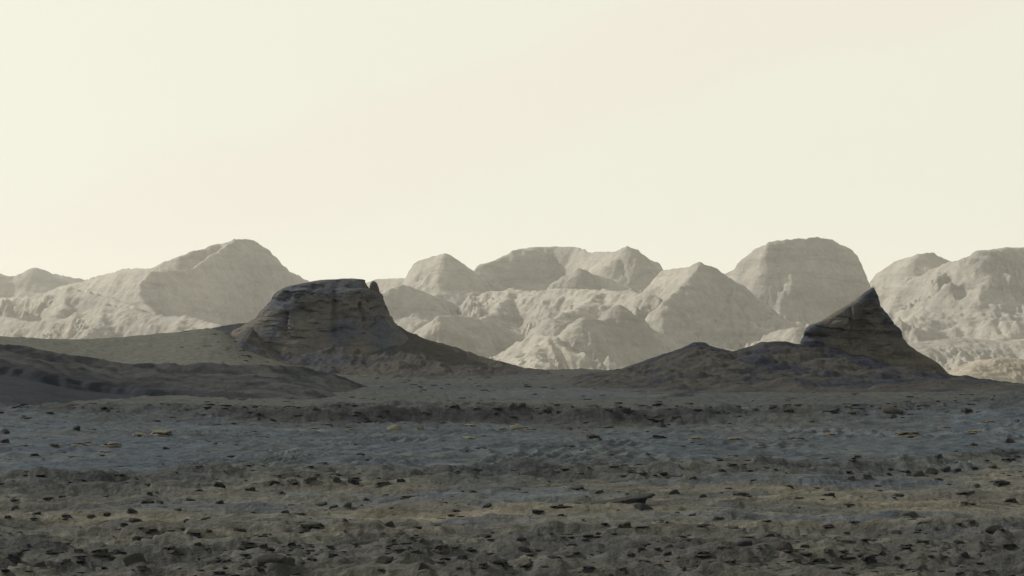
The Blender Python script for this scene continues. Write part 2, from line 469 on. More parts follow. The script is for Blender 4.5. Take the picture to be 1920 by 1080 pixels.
def hill(name, label, ridges, s1=0.75, br=90.0, s2=0.38, rough=1.0, step=14.0, tk=0.22, res=1.0, seed=0, mat=None, yback=70, cv=0.5):
    R3 = [[W(*p) for p in r] for r in ridges]
    al = np.array([p for r in R3 for p in r])
    D = al[:, 1].mean()
    px1 = D / 1911.0 * res
    floor = -34.0 if D < 2500 else -12.0
    reach = (al[:, 2].max() - floor) / s2 * 0.8
    x0, x1 = al[:, 0].min() - 60 * px1, al[:, 0].max() + 60 * px1
    y0, y1 = al[:, 1].min() - min(reach, 420), al[:, 1].max() + yback
    xs = np.arange(x0, x1, px1 * 1.3)
    ys = [y0]
    while ys[-1] < y1: ys.append(ys[-1] + px1 * (2.6 if ys[-1] < al[:, 1].max() + 10 else 6.0))
    ys = np.array(ys)
    Y, X = np.meshgrid(ys, xs, indexing='ij'); X = X.ravel(); Y = Y.ravel()
    u = D / 3000.0
    def drop(d):                                       # rounded shoulder, cliff, then debris slope
        d = np.sqrt(d * d + (3 * u) ** 2) - 3 * u
        t = np.minimum(d / br, 1.0)
        return s1 * br * t * (cv + (1 - cv) * t) + s2 * np.maximum(d - br, 0)
    H, Dm = ridge_field(X, Y, R3, drop, (15 * u * rough, 90 * u), (0.34 * rough, 120 * u), seed, 9 * u)
    g = sst(0, 45 * u, Dm)
    er = rid2(X / (95 * u) + 0.6 * per2(X / 90, Y / 90, seed + 5), Y / (150 * u), 3, seed + 7) - 0.62
    pm = sst(-0.25, 0.45, fbm2(X / (160 * u), Y / (200 * u), 2, seed + 17))     # crumbling in places, smooth in others
    det = 8.0 * fbm2(X / (32 * u), Y / (42 * u), 5, seed + 11, 0.62) + 9.5 * (rid2(X / (24 * u) + 0.5 * per2(X / 40, Y / 40, seed + 21), Y / (52 * u), 4, seed + 19, 0.58) - 0.6)
    H = H + g * rough * u * (14 * er + det * (0.4 + 1.6 * pm)) + 2.4 * u * rough * fbm2(X / (14 * u), Y / (14 * u), 4, seed + 13)
    H = terrace(H, step * u, tk, 0.7 * per2(X / 150, Y / 150, seed + 15))
    co = np.stack([X, Y, H], -1)
    q = grid_quads(len(ys), len(xs))
    keep = H[q].max(1) > floor
    co, q, _ = cull(co, q, keep)
    me = mesh_from(name, co, q)
    obj(name, me, mat or M_HILL, label=label, cat="hill", group="pale hills beyond the dark plain", kind="structure")
    return len(q)

HN = 0
def HILL(label, seed, ridges, *a, **k):
    global HN
    HN += hill("hill", label, ridges, *a, seed=seed, **k)

HILL("faint small-peaked ridge farthest off at the left edge, grey in haze", 101,
     [[(-220, 530, 4800), (-60, 508, 4850), (0, 513, 4900), (15, 517, 4900), (45, 515, 4950), (70, 502, 4900), (95, 513, 5000), (130, 520, 5100), (170, 525, 5200), (230, 540, 5300), (330, 575, 5400)]],
     0.8, 80, 0.5, 0.6)
HILL("large pale peak with broad shaded face behind the flat-topped butte", 111,
     [[(60, 560, 3850), (120, 535, 3780), (165, 524, 3720), (210, 511, 3620), (235, 503, 3550), (285, 502, 3450), (300, 495, 3440), (340, 478, 3430), (400, 460, 3450), (440, 450, 3460), (465, 449, 3500), (485, 458, 3530), (500, 475, 3550), (508, 491, 3560), (545, 510, 3640), (575, 526, 3700), (640, 560, 3800), (720, 610, 3900)],
      [(440, 452, 3455), (385, 485, 3330), (365, 503, 3280), (320, 507, 3210), (285, 509, 3150), (264, 530, 3090), (262, 560, 3040), (295, 590, 2970)]],
     1.5, 90, 0.55, 0.55, cv=0.75)
HILL("sunlit craggy shoulder left of the large pale peak", 117,
     [[(-160, 545, 3500), (-60, 552, 3450), (0, 558, 3350), (60, 556, 3250), (130, 541, 3150), (165, 548, 3080), (215, 560, 2980), (255, 575, 2880), (300, 600, 2800)],
      [(130, 541, 3150), (120, 575, 3020), (90, 610, 2880)]],
     0.95, 45, 0.45, 1.0)
HILL("low sunlit knobby ridge above the sand apron at the left edge", 121,
     [[(-260, 575, 2750), (-100, 578, 2620), (0, 592, 2500), (60, 604, 2420), (120, 598, 2360), (170, 580, 2320), (200, 572, 2280), (250, 580, 2220), (300, 592, 2180), (345, 594, 2130), (400, 606, 2080), (470, 628, 2100), (560, 665, 2200)],
      [(200, 572, 2280), (185, 605, 2190), (150, 640, 2080)], [(345, 594, 2130), (330, 615, 2080), (300, 645, 2000)]],
     0.85, 35, 0.45, 0.95, 10)
HILL("small pale pointed peak directly right of the flat-topped butte", 131,
     [[(620, 575, 3650), (690, 530, 3520), (705, 522, 3500), (775, 520, 3420), (785, 492, 3390), (805, 482, 3330), (835, 473, 3250), (855, 486, 3320), (885, 510, 3430), (930, 545, 3560)]],
     1.3, 50, 0.5, 0.5, cv=0.9)
HILL("grey rounded foothill below the small pointed peak", 137,
     [[(650, 600, 2780), (690, 565, 2800), (720, 548, 2830), (752, 533, 2850), (790, 547, 2920), (830, 562, 3000), (890, 590, 3100), (950, 620, 3200)]],
     1.0, 40, 0.5, 0.6)
HILL("long flat-crested pale mesa at the centre of the skyline", 141,
     [[(850, 555, 3520), (882, 515, 3540), (890, 507, 3550), (905, 495, 3560), (930, 488, 3580), (960, 470, 3600), (1000, 464, 3640), (1040, 463, 3650), (1080, 464, 3620), (1105, 472, 3560), (1155, 473, 3420), (1200, 500, 3440), (1260, 535, 3500), (1340, 570, 3560)]],
     1.4, 50, 0.5, 0.6, cv=0.7)
HILL("sharp pale summit with shaded right flank at the end of the central mesa", 151,
     [[(1060, 545, 3600), (1085, 528, 3540), (1120, 500, 3440), (1150, 477, 3330), (1165, 466, 3270), (1176, 461, 3230), (1195, 470, 3320), (1222, 492, 3450), (1247, 515, 3560), (1300, 550, 3700)]],
     1.25, 60, 0.5, 0.5, cv=0.9)
HILL("small shaded knob on the slope below the central mesa", 157,
     [[(1040, 545, 2960), (1065, 515, 2950), (1085, 504, 2950), (1130, 520, 3050), (1170, 535, 3150), (1230, 560, 3250)]],
     1.0, 40, 0.5, 0.7)
HILL("broad broken lower slope below the central mesa, cut by gullies", 161,
     [[(800, 630, 3150), (870, 575, 3050), (915, 548, 2980), (960, 543, 2920), (1000, 548, 2870), (1060, 540, 2800), (1130, 545, 2720), (1180, 545, 2650), (1215, 552, 2600), (1260, 575, 2600), (1320, 610, 2650)],
      [(960, 543, 2920), (930, 580, 2780), (880, 615, 2620)], [(1130, 545, 2720), (1090, 575, 2600), (1030, 600, 2450)]],
     0.75, 35, 0.45, 1.1)
HILL("pointed grey hill with long right slope before the big dome", 171,
     [[(1150, 615, 2920), (1215, 562, 2830), (1240, 528, 2780), (1252, 506, 2750), (1295, 500, 2680), (1314, 493, 2640), (1340, 503, 2700), (1365, 520, 2780), (1400, 545, 2880), (1430, 570, 2970), (1455, 602, 3050), (1500, 650, 3150)],
      [(1314, 493, 2640), (1285, 530, 2560), (1240, 570, 2450)]],
     1.15, 50, 0.5, 0.6, cv=0.8)
HILL("biggest pale domed mesa with steep right cliff, behind the pointed fin butte", 181,
     [[(1300, 550, 3450), (1340, 520, 3390), (1365, 510, 3350), (1376, 504, 3330), (1396, 483, 3300), (1420, 465, 3260), (1440, 455, 3230), (1470, 450, 3230), (1500, 447, 3250), (1530, 445, 3280), (1560, 450, 3320), (1580, 460, 3350), (1595, 480, 3390), (1604, 505, 3420), (1613, 538, 3450), (1640, 590, 3550)]],
     2.2, 60, 0.55, 0.6, cv=0.85)
HILL("rounded pale knoll between the big dome and the right-hand hills", 191,
     [[(1590, 580, 3980), (1610, 552, 3930), (1632, 530, 3880), (1650, 510, 3830), (1680, 490, 3750), (1720, 476, 3700), (1750, 474, 3760), (1776, 490, 3850), (1830, 520, 3950), (1900, 560, 4050)]],
     1.2, 50, 0.5, 0.5, cv=0.8)
HILL("pale cliffed mesa cut by the right edge of the picture", 201,
     [[(1570, 590, 3230), (1640, 549, 3170), (1690, 536, 3130), (1725, 516, 3090), (1780, 491, 3030), (1830, 489, 2970), (1837, 471, 2975), (1870, 465, 3060), (1920, 463, 3150), (2000, 459, 3250), (2120, 470, 3300), (2240, 500, 3350)],
      [(1837, 472, 2990), (1845, 510, 2940), (1835, 560, 2870)]],
     1.2, 60, 0.36, 0.9)
HILL("shaded grey mound just right of the flat-topped butte's talus", 211,
     [[(700, 685, 1850), (760, 642, 1820), (795, 612, 1800), (825, 592, 1790), (870, 591, 1850), (920, 603, 1950), (970, 625, 2060), (1010, 655, 2150), (1060, 700, 2250)]],
     1.2, 35, 0.5, 0.5, 10)
HILL("shaded front ridge with small hooked point above the central plain", 221,
     [[(990, 705, 1950), (1035, 652, 1870), (1065, 612, 1810), (1095, 596, 1770), (1130, 601, 1820), (1148, 592, 1840), (1162, 571, 1850), (1176, 588, 1870), (1195, 606, 1900), (1250, 630, 2000), (1330, 648, 2120), (1420, 665, 2250), (1500, 690, 2400)]],
     1.2, 35, 0.5, 0.5, 10)
HILL("sunlit crumbly spur in the gap between the two shaded mounds", 227,
     [[(860, 700, 1900), (930, 668, 1780), (975, 643, 1700), (1010, 626, 1640), (1035, 632, 1600), (1060, 655, 1580), (1090, 690, 1560)],
      [(975, 643, 1700), (960, 675, 1600), (950, 705, 1520)], [(1010, 626, 1640), (1005, 665, 1560), (1000, 705, 1480)]],
     0.75, 25, 0.45, 1.0, 9)
HILL("pale blocky outcrop peeping out beside the fin butte's blunt end", 233,
     [[(1380, 670, 2000), (1430, 642, 1900), (1465, 620, 1820), (1500, 614, 1760), (1560, 632, 1850), (1640, 640, 1950)],
      [(1465, 620, 1820), (1455, 645, 1740)]],
     1.0, 30, 0.45, 0.8, 9)
HILL("smooth pale talus slope below the right-edge mesa", 241,
     [[(1500, 690, 2400), (1560, 672, 2380), (1640, 652, 2400), (1720, 642, 2420), (1800, 632, 2450), (1880, 640, 2450), (1980, 628, 2450), (2150, 630, 2450)]],
     0.30, 70, 0.2, 0.5, 8, 0.15)
HILL("small bright tan sand hill low at the right edge", 251,
     [[(1720, 728, 900), (1775, 702, 880), (1800, 690, 865), (1840, 677, 850), (1880, 670, 840), (1930, 676, 870), (2000, 690, 900), (2080, 715, 930)],
      [(1840, 677, 850), (1815, 700, 800), (1795, 725, 760)]],
     0.45, 18, 0.3, 0.35, 6, 0.2, mat=M_TAN)

# ------------------------------------------------------------------ low dark ridge on the left
def build_low_ridge():
    xs = np.arange(-46, -3.0, 0.085); ys = np.concatenate([np.arange(62, 108, 0.22), np.arange(108, 124, 0.5)])
    Y, X = np.meshgrid(ys, xs, indexing='ij'); X = X.ravel(); Y = Y.ravel()
    px = 960 + F * X / Y
    zc = kn(px, [(-700, 2.8), (-420, 2.64), (0, 2.52), (60, 2.30), (130, 1.86), (220, 1.50), (300, 1.37), (440, 1.36), (560, 1.28), (600, 1.05), (640, 0.68), (680, 0.25), (720, -0.2), (760, -0.7), (900, -2.0)])
    dY = (104 + 1.2 * fbm2(X / 6, Y / 14, 3, 301) - Y) * (1 + 0.12 * fbm2(X / 5, Y / 7, 3, 302))
    H = zc - np.where(dY > 0, 0.20 * np.minimum(dY, 2.0) + 0.040 * np.maximum(dY - 2.0, 0), -0.10 * dY)
    # shelf of broken rock above, smooth sand face below
    ed = kn(px, [(-300, 88), (0, 87), (120, 87), (250, 87), (350, 84), (480, 77), (620, 66), (800, 60)]) + 2.2 * fbm2(X / 4.5, Y / 9.0, 4, 303, 0.55)
    H = H - 0.42 * (1 - sst(-0.7, 0.7, Y - ed)) * kn(px, [(0, 1.0), (350, 0.9), (520, 0.5), (700, 0.1)])
    rk = sst(-0.5, 1.5, Y - ed)
    H = H + rk * (0.13 * fbm2(X / 1.7 + 0.3 * Y, Y / 2.4, 5, 305, 0.6) + 0.07 * np.maximum(0, rid2(X / 2.2, Y / 3.0, 3, 307) - 0.6))
    H = H + 0.03 * fbm2(X / 1.6, Y / 1.2, 4, 309, 0.6)
    G = ground(X, Y, False)
    win = sst(62.5, 66, Y) * (1 - sst(116, 123, Y)) * (1 - sst(700, 800, px)); H = lerp(np.minimum(H, G) - 0.6, H, win)
    co = np.stack([X, Y, H], -1); q = grid_quads(len(ys), len(xs))
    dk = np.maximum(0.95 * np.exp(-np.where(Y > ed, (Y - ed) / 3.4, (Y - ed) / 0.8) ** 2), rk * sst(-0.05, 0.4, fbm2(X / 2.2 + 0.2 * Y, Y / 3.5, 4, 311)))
    sand = (1 - rk)
    co, q, ex = cull(co, q, (H - G)[q].max(1) > -0.25, (dk, sand))
    me = mesh_from("ridge", co, q)
    attr(me, "dark", ex[0]); attr(me, "blue", ex[1])
    t = NT("low_ridge_rock")
    p = t.pos(); n1 = t.noise(0.5, 4, 0.55, p); n2 = t.noise(2.5, 5, 0.6, p); n3 = t.noise(10, 4, 0.6, p)
    c = t.mix(t.ramp(n1, 0.35, 0.65), (0.025, 0.028, 0.033), (0.037, 0.039, 0.041))
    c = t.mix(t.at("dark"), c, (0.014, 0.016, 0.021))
    c = t.mix(t.at("blue"), c, (0.015, 0.019, 0.027))
    c = vary(t, c, n2, 0.8, 1.2); c = vary(t, c, n3, 0.85, 1.15)
    m = t.done(c, t.bump(n3, 0.04, 0.5, t.bump(n2, 0.12, 0.5)))
    obj("ridge", me, m, label="low dark rocky ridge with smooth blue-grey sand face in front of the flat-topped butte", cat="ridge", kind="structure")
build_low_ridge()

# ------------------------------------------------------------------ buttes
def cliff_mesh(name, D, rows, hd_ratio, seed, amp=1.0, dents=(), cracks=(), nth=380, nz=150, power=0.75, roof=0.25, ymin=0.0, tilt=0.0):
    """rows: (py, left px, right px) outline from the photograph, top first; the plan is a rounded block"""
    rows = sorted(rows)
    py = np.array([r[0] for r in rows], float); xl = np.array([r[1] for r in rows], float); xr = np.array([r[2] for r in rows], float)
    zz = CAMZ + (HOR - py) / F * D
    m = D / F
    s = np.linspace(0, 1, nz)
    zs = lerp(zz[-1], zz[0], s)
    L = np.interp(-zs, -zz, xl); Rr = np.interp(-zs, -zz, xr)
    cx = ((L + Rr) / 2 - 960) * m; hw = (Rr - L) / 2 * m
    wmax = hw.max()
    hd = np.maximum(hw * hd_ratio, ymin * hw / (hw + 0.3))
    th = np.linspace(0, 2 * np.pi, nth, endpoint=False)
    ct, st = np.cos(th), np.sin(th)
    sx = np.sign(ct) * np.abs(ct) ** power; sy = np.sign(st) * np.abs(st) ** power
    X = cx[:, None] + hw[:, None] * sx[None]; Y = D + hd[:, None] * sy[None]; Z = np.repeat(zs[:, None], nth, 1)
    nx = ct[None] * np.ones_like(X); ny = st[None] * np.ones_like(X)
    # beds, blocks and fissures
    bed = per2((Z + tilt * X) / 0.55 + 0.15 * per2(X / 3, Y / 3, seed), np.full_like(X, 0.5) + X / 9, seed + 1)
    bed = np.tanh(bed * 3) * 0.5
    blk = fbm3(X / 1.7, Y / 1.7, Z / 1.3, 4, seed + 2, 0.55)
    big = fbm3(X / 4.2, Y / 4.2, Z / 5.0, 2, seed + 4)
    vf = rid2(X / 1.5 + 0.35 * per2(Z / 1.2, X / 3, seed + 6), Y / 1.5 + Z * 0.06, 2, seed + 8)
    fis = np.maximum(0, vf - 0.62) * 1.6
    hsh = lambda a, b, c: np.modf(np.abs(np.sin(a * 12.9898 + b * 78.233 + c * 37.719) * 43758.5453))[0]
    wa = 0.5 * fbm3(X / 1.3, Y / 1.3, Z / 1.3, 2, seed + 20)
    cell = 0
    for sc, w8 in ((1.25, 0.30), (0.55, 0.16)):
        cell = cell + w8 * (hsh(np.floor((X + 0.35 * Y) / sc + wa), np.floor(Z / (sc * 0.62) + 0.6 * wa + 0.12 * X), np.floor(Y / (sc * 2.0)) + seed) - 0.5)
    edge = np.abs(ct)[None] ** 6                     # keep the outline seen from the camera
    d = amp * (0.06 * bed + (cell + 0.24 * blk) * (1 - 0.45 * edge) + (0.42 * big - 0.30 * fis) * (1 - 0.85 * edge))
    for (dpx, dpy, rx, rz, dep) in dents:
        ex = (X - (dpx - 960) * m) / (rx * m); ez = (Z - (CAMZ + (HOR - dpy) / F * D)) / (rz * m)
        d = d - dep * np.exp(-(ex * ex + ez * ez) ** 1.6) * (st[None] < 0)
    for (pts, w, dep) in cracks:
        cp = np.array(pts, float); czz = CAMZ + (HOR - cp[:, 1]) / F * D; cxx = (cp[:, 0] - 960) * m
        o = np.argsort(czz); xc = np.interp(Z, czz[o], cxx[o]) + 0.06 * per2(Z / 0.5, Z * 0, seed + 9)
        inz = sst(czz.min() - 0.2, czz.min() + 0.1, Z) * (1 - sst(czz.max() - 0.1, czz.max() + 0.2, Z))
        d = d - dep * np.exp(-((X - xc) / (w * m)) ** 2) * inz * (st[None] < 0)
    d = d * (0.25 + 0.75 * sst(0.05, 0.55, s))[:, None]
    tf = np.clip(hw / (0.35 if wmax < 1.2 else 1.6), 0, 1)[:, None]
    X = X + nx * d * tf; Y = Y + ny * d * tf
    Z = Z + 0.05 * amp * per3(X / 0.9, Y / 0.9, Z / 0.9, seed + 12)
    co = [np.stack([X.ravel(), Y.ravel(), Z.ravel()], -1)]
    # roof: rings closing to the middle
    nroof = 26
    tx, ty, tz = X[-1], Y[-1], Z[-1]
    mx, my = tx.mean(), ty.mean()
    for k in range(1, nroof + 1):
        f = 1 - k / nroof
        rx = mx + (tx - mx) * f; ry = my + (ty - my) * f
        rzv = lerp(zs[-1], tz, f) + roof * (1 - f * f) * 0.25 + 0.10 * amp * (1 - f) * fbm2(rx / 0.8, ry / 0.8, 3, seed + 14) * min(1.0, hw[-1] / 0.8)
        co.append(np.stack([rx, ry, rzv], -1))
    co = np.concatenate(co)
    nr = nz + nroof
    i = np.arange(nr * nth).reshape(nr, nth); j = np.roll(i, -1, 1)
    q = np.stack([i[:-1], j[:-1], j[1:], i[1:]], -1).reshape(-1, 4)
    return mesh_from(name, co, q)

def talus_mesh(name, ridge_px, D, fall, x0, x1, y0, y1, dx, dy, seed, relief, strength=1.0, lobes=(), ax=1.0):
    R = [[W(p[0], p[1], p[2] if len(p) > 2 else D) for p in ridge_px]] + [[W(*p) for p in l] for l in lobes]
    xs = np.arange(x0, x1, dx); ys = np.concatenate([np.arange(y0, D + 1.0, dy), np.arange(D + 1.0, y1, dy * 4)])
    Y, X = np.meshgrid(ys, xs, indexing='ij'); X = X.ravel(); Y = Y.ravel()
    G = ground(X, Y, False)
    H = np.full(X.shape, -1e9); Dm = np.full(X.shape, 1e9)
    base = -0.35
    k = 1 + 0.28 * fbm2(X / 3.2, Y / 5.0, 4, seed)
    for pts in R:
        for (p, q) in zip(pts[:-1], pts[1:]):
            ex, ey = q[0] - p[0], q[1] - p[1]; L2 = ex * ex + ey * ey + 1e-9
            t = np.clip(((X - p[0]) * ex + (Y - p[1]) * ey) / L2, 0, 1)
            d = np.hypot((X - p[0] - t * ex) * ax, Y - p[1] - t * ey)
            zr = p[2] + t * (q[2] - p[2])
            H = np.maximum(H, base + (zr - base) * np.exp(-np.maximum(d - 0.3, 0) * np.clip(k, 0.5, 2) / fall))
            Dm = np.minimum(Dm, d)
    hh = np.clip((H - base) / 1.0, 0, 1)
    H = H + hh * relief(X, Y, Dm) * strength
    e = 4.0; win = sst(x0, x0 + e, X) * (1 - sst(x1 - 1.0, x1, X)) * sst(y0, y0 + e, Y); H = lerp(np.minimum(H, G) - 0.8, H, win)
    co = np.stack([X, Y, H], -1); q = grid_quads(len(ys), len(xs))
    co, q, _ = cull(co, q, (H - G)[q].max(1) > -0.2)
    return mesh_from(name, co, q)

# flat-topped butte
BD = 165.0
butte = obj("butte", None, None, label="broad flat-topped dark butte with a notched pinnacle and long talus skirt", cat="butte")
butte.location = (0, 0, 0)
rows = [(523.5, 632, 676), (525, 606, 684), (527.5, 586, 682), (531, 568, 685), (536, 546, 688), (541, 531, 690.5), (543.5, 527, 702), (546, 522, 710), (552, 516, 716), (558, 512, 719), (566, 507, 720), (574, 500, 723),
        (582, 490, 727), (590, 483, 731), (597, 478, 736), (604, 466, 741), (612, 452, 748), (622, 438, 760), (640, 416, 786), (665, 390, 828), (690, 368, 870)]
me = cliff_mesh("cliff", BD, rows, 0.60, 401, 0.75,
                dents=[(575, 590, 20, 13, 0.55), (535, 560, 16, 12, 0.45), (665, 655, 26, 16, 0.35), (520, 655, 22, 12, 0.3), (590, 548, 8, 10, 0.3)],
                cracks=[([(634, 566), (634, 590), (637, 632)], 4.5, 0.5), ([(545, 588), (545, 632)], 4.0, 0.5), ([(678, 570), (684, 584), (688, 603)], 3.5, 0.4), ([(630, 548), (634, 566)], 3, 0.35)])
obj("cliff", me, M_BUTTE, butte)
prow = [(528, 697, 703), (530, 695, 706), (534, 693.5, 708), (539, 693, 710), (545, 692.5, 711.5), (552, 690, 714), (562, 686, 717), (575, 680, 721), (590, 674, 727)]
me = cliff_mesh("pinnacle", BD - 0.9, prow, 0.8, 421, 0.28, nth=160, nz=90)
obj("pinnacle", me, M_BUTTE, butte)

def relief_a(X, Y, Dm):
    r = 0.08 * (rid2(X / 2.6 + 0.3 * per2(X / 2, Y / 2, 431), Y / 6.5, 4, 433) - 0.62) + 0.06 * fbm2(X / 0.9, Y / 1.3, 3, 435, 0.55)
    return r * sst(0.2, 2.5, Dm) + 0.03 * fbm2(X / 0.5, Y / 0.7, 2, 437)
me = talus_mesh("talus", [(395, 616), (420, 611), (440, 607.5), (465, 605), (500, 606), (600, 603), (720, 603), (745, 611), (752, 617), (775, 626), (800, 637), (825, 643), (850, 650), (875, 659), (900, 668), (925, 680), (940, 689), (958, 698)],
                BD, 8.0, -31.5, 4.0, 138, 178, 0.07, 0.17, 439, relief_a, 1.0,
                lobes=[[(480, 604, 165), (455, 640, 156), (425, 680, 148)]], ax=1.5)
obj("talus", me, M_TALUS, butte)

# pointed fin butte
FD = 122.0
fin = obj("butte", None, None, label="dark shark-fin shaped butte with pointed tip on a rubbly mound", cat="butte")
rows = [(539.5, 1634, 1638), (543, 1630, 1640), (548, 1622, 1642), (554, 1614, 1645), (560, 1606, 1647), (566, 1598, 1649), (573, 1587, 1651), (580, 1575, 1655), (588, 1563, 1660), (596, 1550, 1666), (603, 1537, 1672),
        (608, 1524, 1676), (612, 1515, 1681), (617, 1510, 1687), (622, 1507, 1690), (628, 1505, 1690), (634, 1503, 1691), (640, 1500, 1697), (646, 1500, 1703), (654, 1500, 1714), (662, 1500, 1727), (672, 1500, 1745), (680, 1500, 1757),
        (690, 1500, 1767), (698, 1500, 1774), (706, 1500, 1786), (714, 1500, 1800), (726, 1500, 1815)]
me = cliff_mesh("fin", FD, rows, 0.26, 501, 0.62, dents=[(1612, 625, 13, 40, 0.45), (1640, 590, 12, 12, 0.2), (1690, 672, 30, 9, 0.35), (1520, 632, 30, 5, 0.3)],
                cracks=[([(1590, 575), (1592, 610), (1590, 650)], 3.5, 0.25)], power=0.8, roof=0.1, ymin=0.9, tilt=0.22)
obj("fin", me, M_FIN, fin)
def relief_b(X, Y, Dm):
    u = X * 0.80 + Y * 0.35; v = -X * 0.35 + Y * 0.80
    r = 0.20 * fbm2(u / 2.4, v / 1.1, 4, 531, 0.55) + 0.22 * (rid2(u / 3.6, v / 2.0, 3, 533) - 0.62) + 0.07 * fbm2(X / 0.5, Y / 0.7, 3, 535, 0.6)
    return r * (0.35 + 0.65 * sst(0.1, 2.0, Dm)) * (1 - 0.75 * sst(16, 30, Dm))
me = talus_mesh("mound", [(1165, 702), (1182, 694), (1200, 684), (1250, 663), (1275, 654), (1290, 648), (1303, 642.5), (1320, 643.5), (1332, 649), (1352, 653), (1370, 658), (1385, 656), (1398, 651), (1415, 648), (1430, 642), (1450, 640), (1470, 641), (1490, 645), (1520, 648),
                          (1560, 652), (1600, 660), (1650, 676), (1700, 694), (1750, 708), (1795, 715), (1850, 719), (1920, 729), (1990, 738)],
                FD, 13.0, 1.0, 42.0, 78, 130, 0.07, 0.2, 539, relief_b, 0.8, ax=2.6)
obj("mound", me, M_MOUND, fin)

# ------------------------------------------------------------------ stones
def hit(px, py):
    """where the sight line through a photograph pixel meets the ground"""
    px = np.asarray(px, float); py = np.asarray(py, float)
    ds = np.concatenate([np.arange(15, 80, 0.12), np.arange(80, 220, 0.5)])
    out = np.zeros((len(px), 3))
    for c in range(0, len(px), 60):
        p = px[c:c + 60, None]; q = py[c:c + 60, None]
        Yd = np.repeat(ds[None], len(p), 0); Xd = (p - 960) / F * Yd; Zr = CAMZ - (q - HOR) / F * Yd
        g = ground(Xd.ravel(), Yd.ravel(), True).reshape(Yd.shape)
        i = np.argmax(Zr <= g, 1)
        ii = np.arange(len(p))
        out[c:c + 60] = np.stack([Xd[ii, i], Yd[ii, i], g[ii, i]], -1)
    return out

def ico(sub):
    import bmesh
    bm = bmesh.new(); bmesh.ops.create_icosphere(bm, subdivisions=sub, radius=1.0)
    bm.verts.ensure_lookup_table()
    v = np.array([p.co[:] for p in bm.verts]); f = np.array([[p.index for p in fc.verts] for fc in bm.faces]); bm.free()
    return v, f

def rock_shape(sub, seed, flat=1.0, cuts=9):
    rs = np.random.RandomState(seed)
    v, f = ico(sub)
    for _ in range(cuts):
        n = rs.normal(size=3); n[2] *= 1.1; n /= np.linalg.norm(n)
        o = rs.uniform(0.40, 0.85)
        dd = v @ n - o
        v = v - np.outer(np.maximum(dd, 0), n) * 0.92
    v = v * (1 + 0.13 * fbm3(v[:, 0] * 1.6, v[:, 1] * 1.6, v[:, 2] * 1.6, 4, seed, 0.6))[:, None]
    v[:, 2] = np.where(v[:, 2] < -0.3, -0.3 + 0.3 * (v[:, 2] + 0.3), v[:, 2])
    v /= np.abs(v).max(0)
    return v, f

def slab_shape(seed):
    rs = np.random.RandomState(seed)
    nt = 18
    th = np.linspace(0, 2 * np.pi, nt, endpoint=False)
    rad = 1.0 + 0.0 * th
    for _ in range(rs.randint(5, 8)):                    # straight broken edges
        a = rs.uniform(0, 2 * np.pi); o = rs.uniform(0.55, 0.9)
        c = np.cos(th - a); rad = np.where(c > 0.05, np.minimum(rad, o / np.maximum(c, 0.05)), rad)
    lev = [(-0.5, 1.35), (0.0, 1.2), (0.25, 1.04), (0.32, 1.08), (0.62, 0.95), (0.70, 0.98), (0.92, 0.86), (1.0, 0.62), (1.02, 0.3)]
    tx, ty = rs.uniform(-0.45, 0.45), rs.uniform(-0.1, 0.35)
    v = []
    for (z, r) in lev:
        j = 1 + 0.10 * rs.normal(size=nt)
        x = np.cos(th) * rad * r * j; y = np.sin(th) * rad * r * j
        zz = np.where(z > 0, z * (1 + tx * x + ty * y), z) + 0.05 * rs.normal(size=nt) * (z > 0)
        v.append(np.stack([x, y, zz], -1))
    v = np.concatenate(v); v = np.vstack([v, [[0, 0, 1.0]]])
    f = []
    for k in range(len(lev) - 1):
        for i in range(nt):
            a, b = k * nt + i, k * nt + (i + 1) % nt; c, d = a + nt, b + nt
            f += [[a, b, d], [a, d, c]]
    t0 = (len(lev) - 1) * nt
    f += [[t0 + i, t0 + (i + 1) % nt, len(v) - 1] for i in range(nt)]
    v[:, :2] /= np.abs(v[:, :2]).max(0); v[:, 2] /= v[:, 2].max()
    return v, np.array(f)

VAR = []
for i in range(18):
    v, f = rock_shape(3, 600 + i, cuts=8 + i % 5) if i < 5 else slab_shape(640 + i)
    VAR.append((mesh_from("stone", v, tris=f, smooth=False), mesh_from("pale_stone", v, tris=f, smooth=False)))
    VAR[-1][0].materials.append(M_STONE); VAR[-1][1].materials.append(M_PALE)

# each: x, y, width, height measured in three-times enlarged tiles of the photograph
T5 = """425 250 50 30;20 265 60 30;20 320 80 30;735 715 90 35;825 668 100 28;895 662 50 25;1070 650 80 25;1235 665 70 25;1000 712 60 20;750 770 110 30;510 738 70 20;600 740 60 18;370 742 70 20;360 772 50 15;1080 850 140 30;1170 858 60 20;1340 832 110 28;1150 775 80 18;800 862 180 25;1745 803 180 36;90 968 120 40;70 1010 110 40;215 1015 90 35;270 945 80 30;130 940 90 20;370 992 70 25;455 992 50 30;440 945 80 25;560 945 120 30;760 980 160 70;660 960 70 30;950 925 120 30;960 950 70 20;1110 945 60 25;1270 1000 80 25;1360 940 70 25;1400 912 120 25;1520 995 170 50;1620 1010 75 55;1380 1020 70 30;1640 910 60 20;1480 915 60 18;1745 945 80 15;1850 925 80 20;1880 1000 80 30;1750 990 80 25;370 1045 50 25;1670 1070 60 20;1235 1075 80 15;790 1075 100 20;160 902 30 12;870 615 130 25;1120 600 50 20;590 630 50 15;350 633 60 22;265 645 80 15;80 655 80 25;85 708 50 25;205 738 60 20;1800 680 100 22;1880 695 70 20;1575 625 70 15;1230 575 90 35;1400 590 90 30;1540 555 80 30;1640 560 110 34;1740 562 110 34;1900 560 60 35;825 565 60 15;1100 480 100 20;930 360 60 20;1050 775 40 18;700 800 60 18;1600 735 70 18;1690 735 60 16;190 780 60 14;40 745 50 18;300 345 70 22;190 400 60 18"""
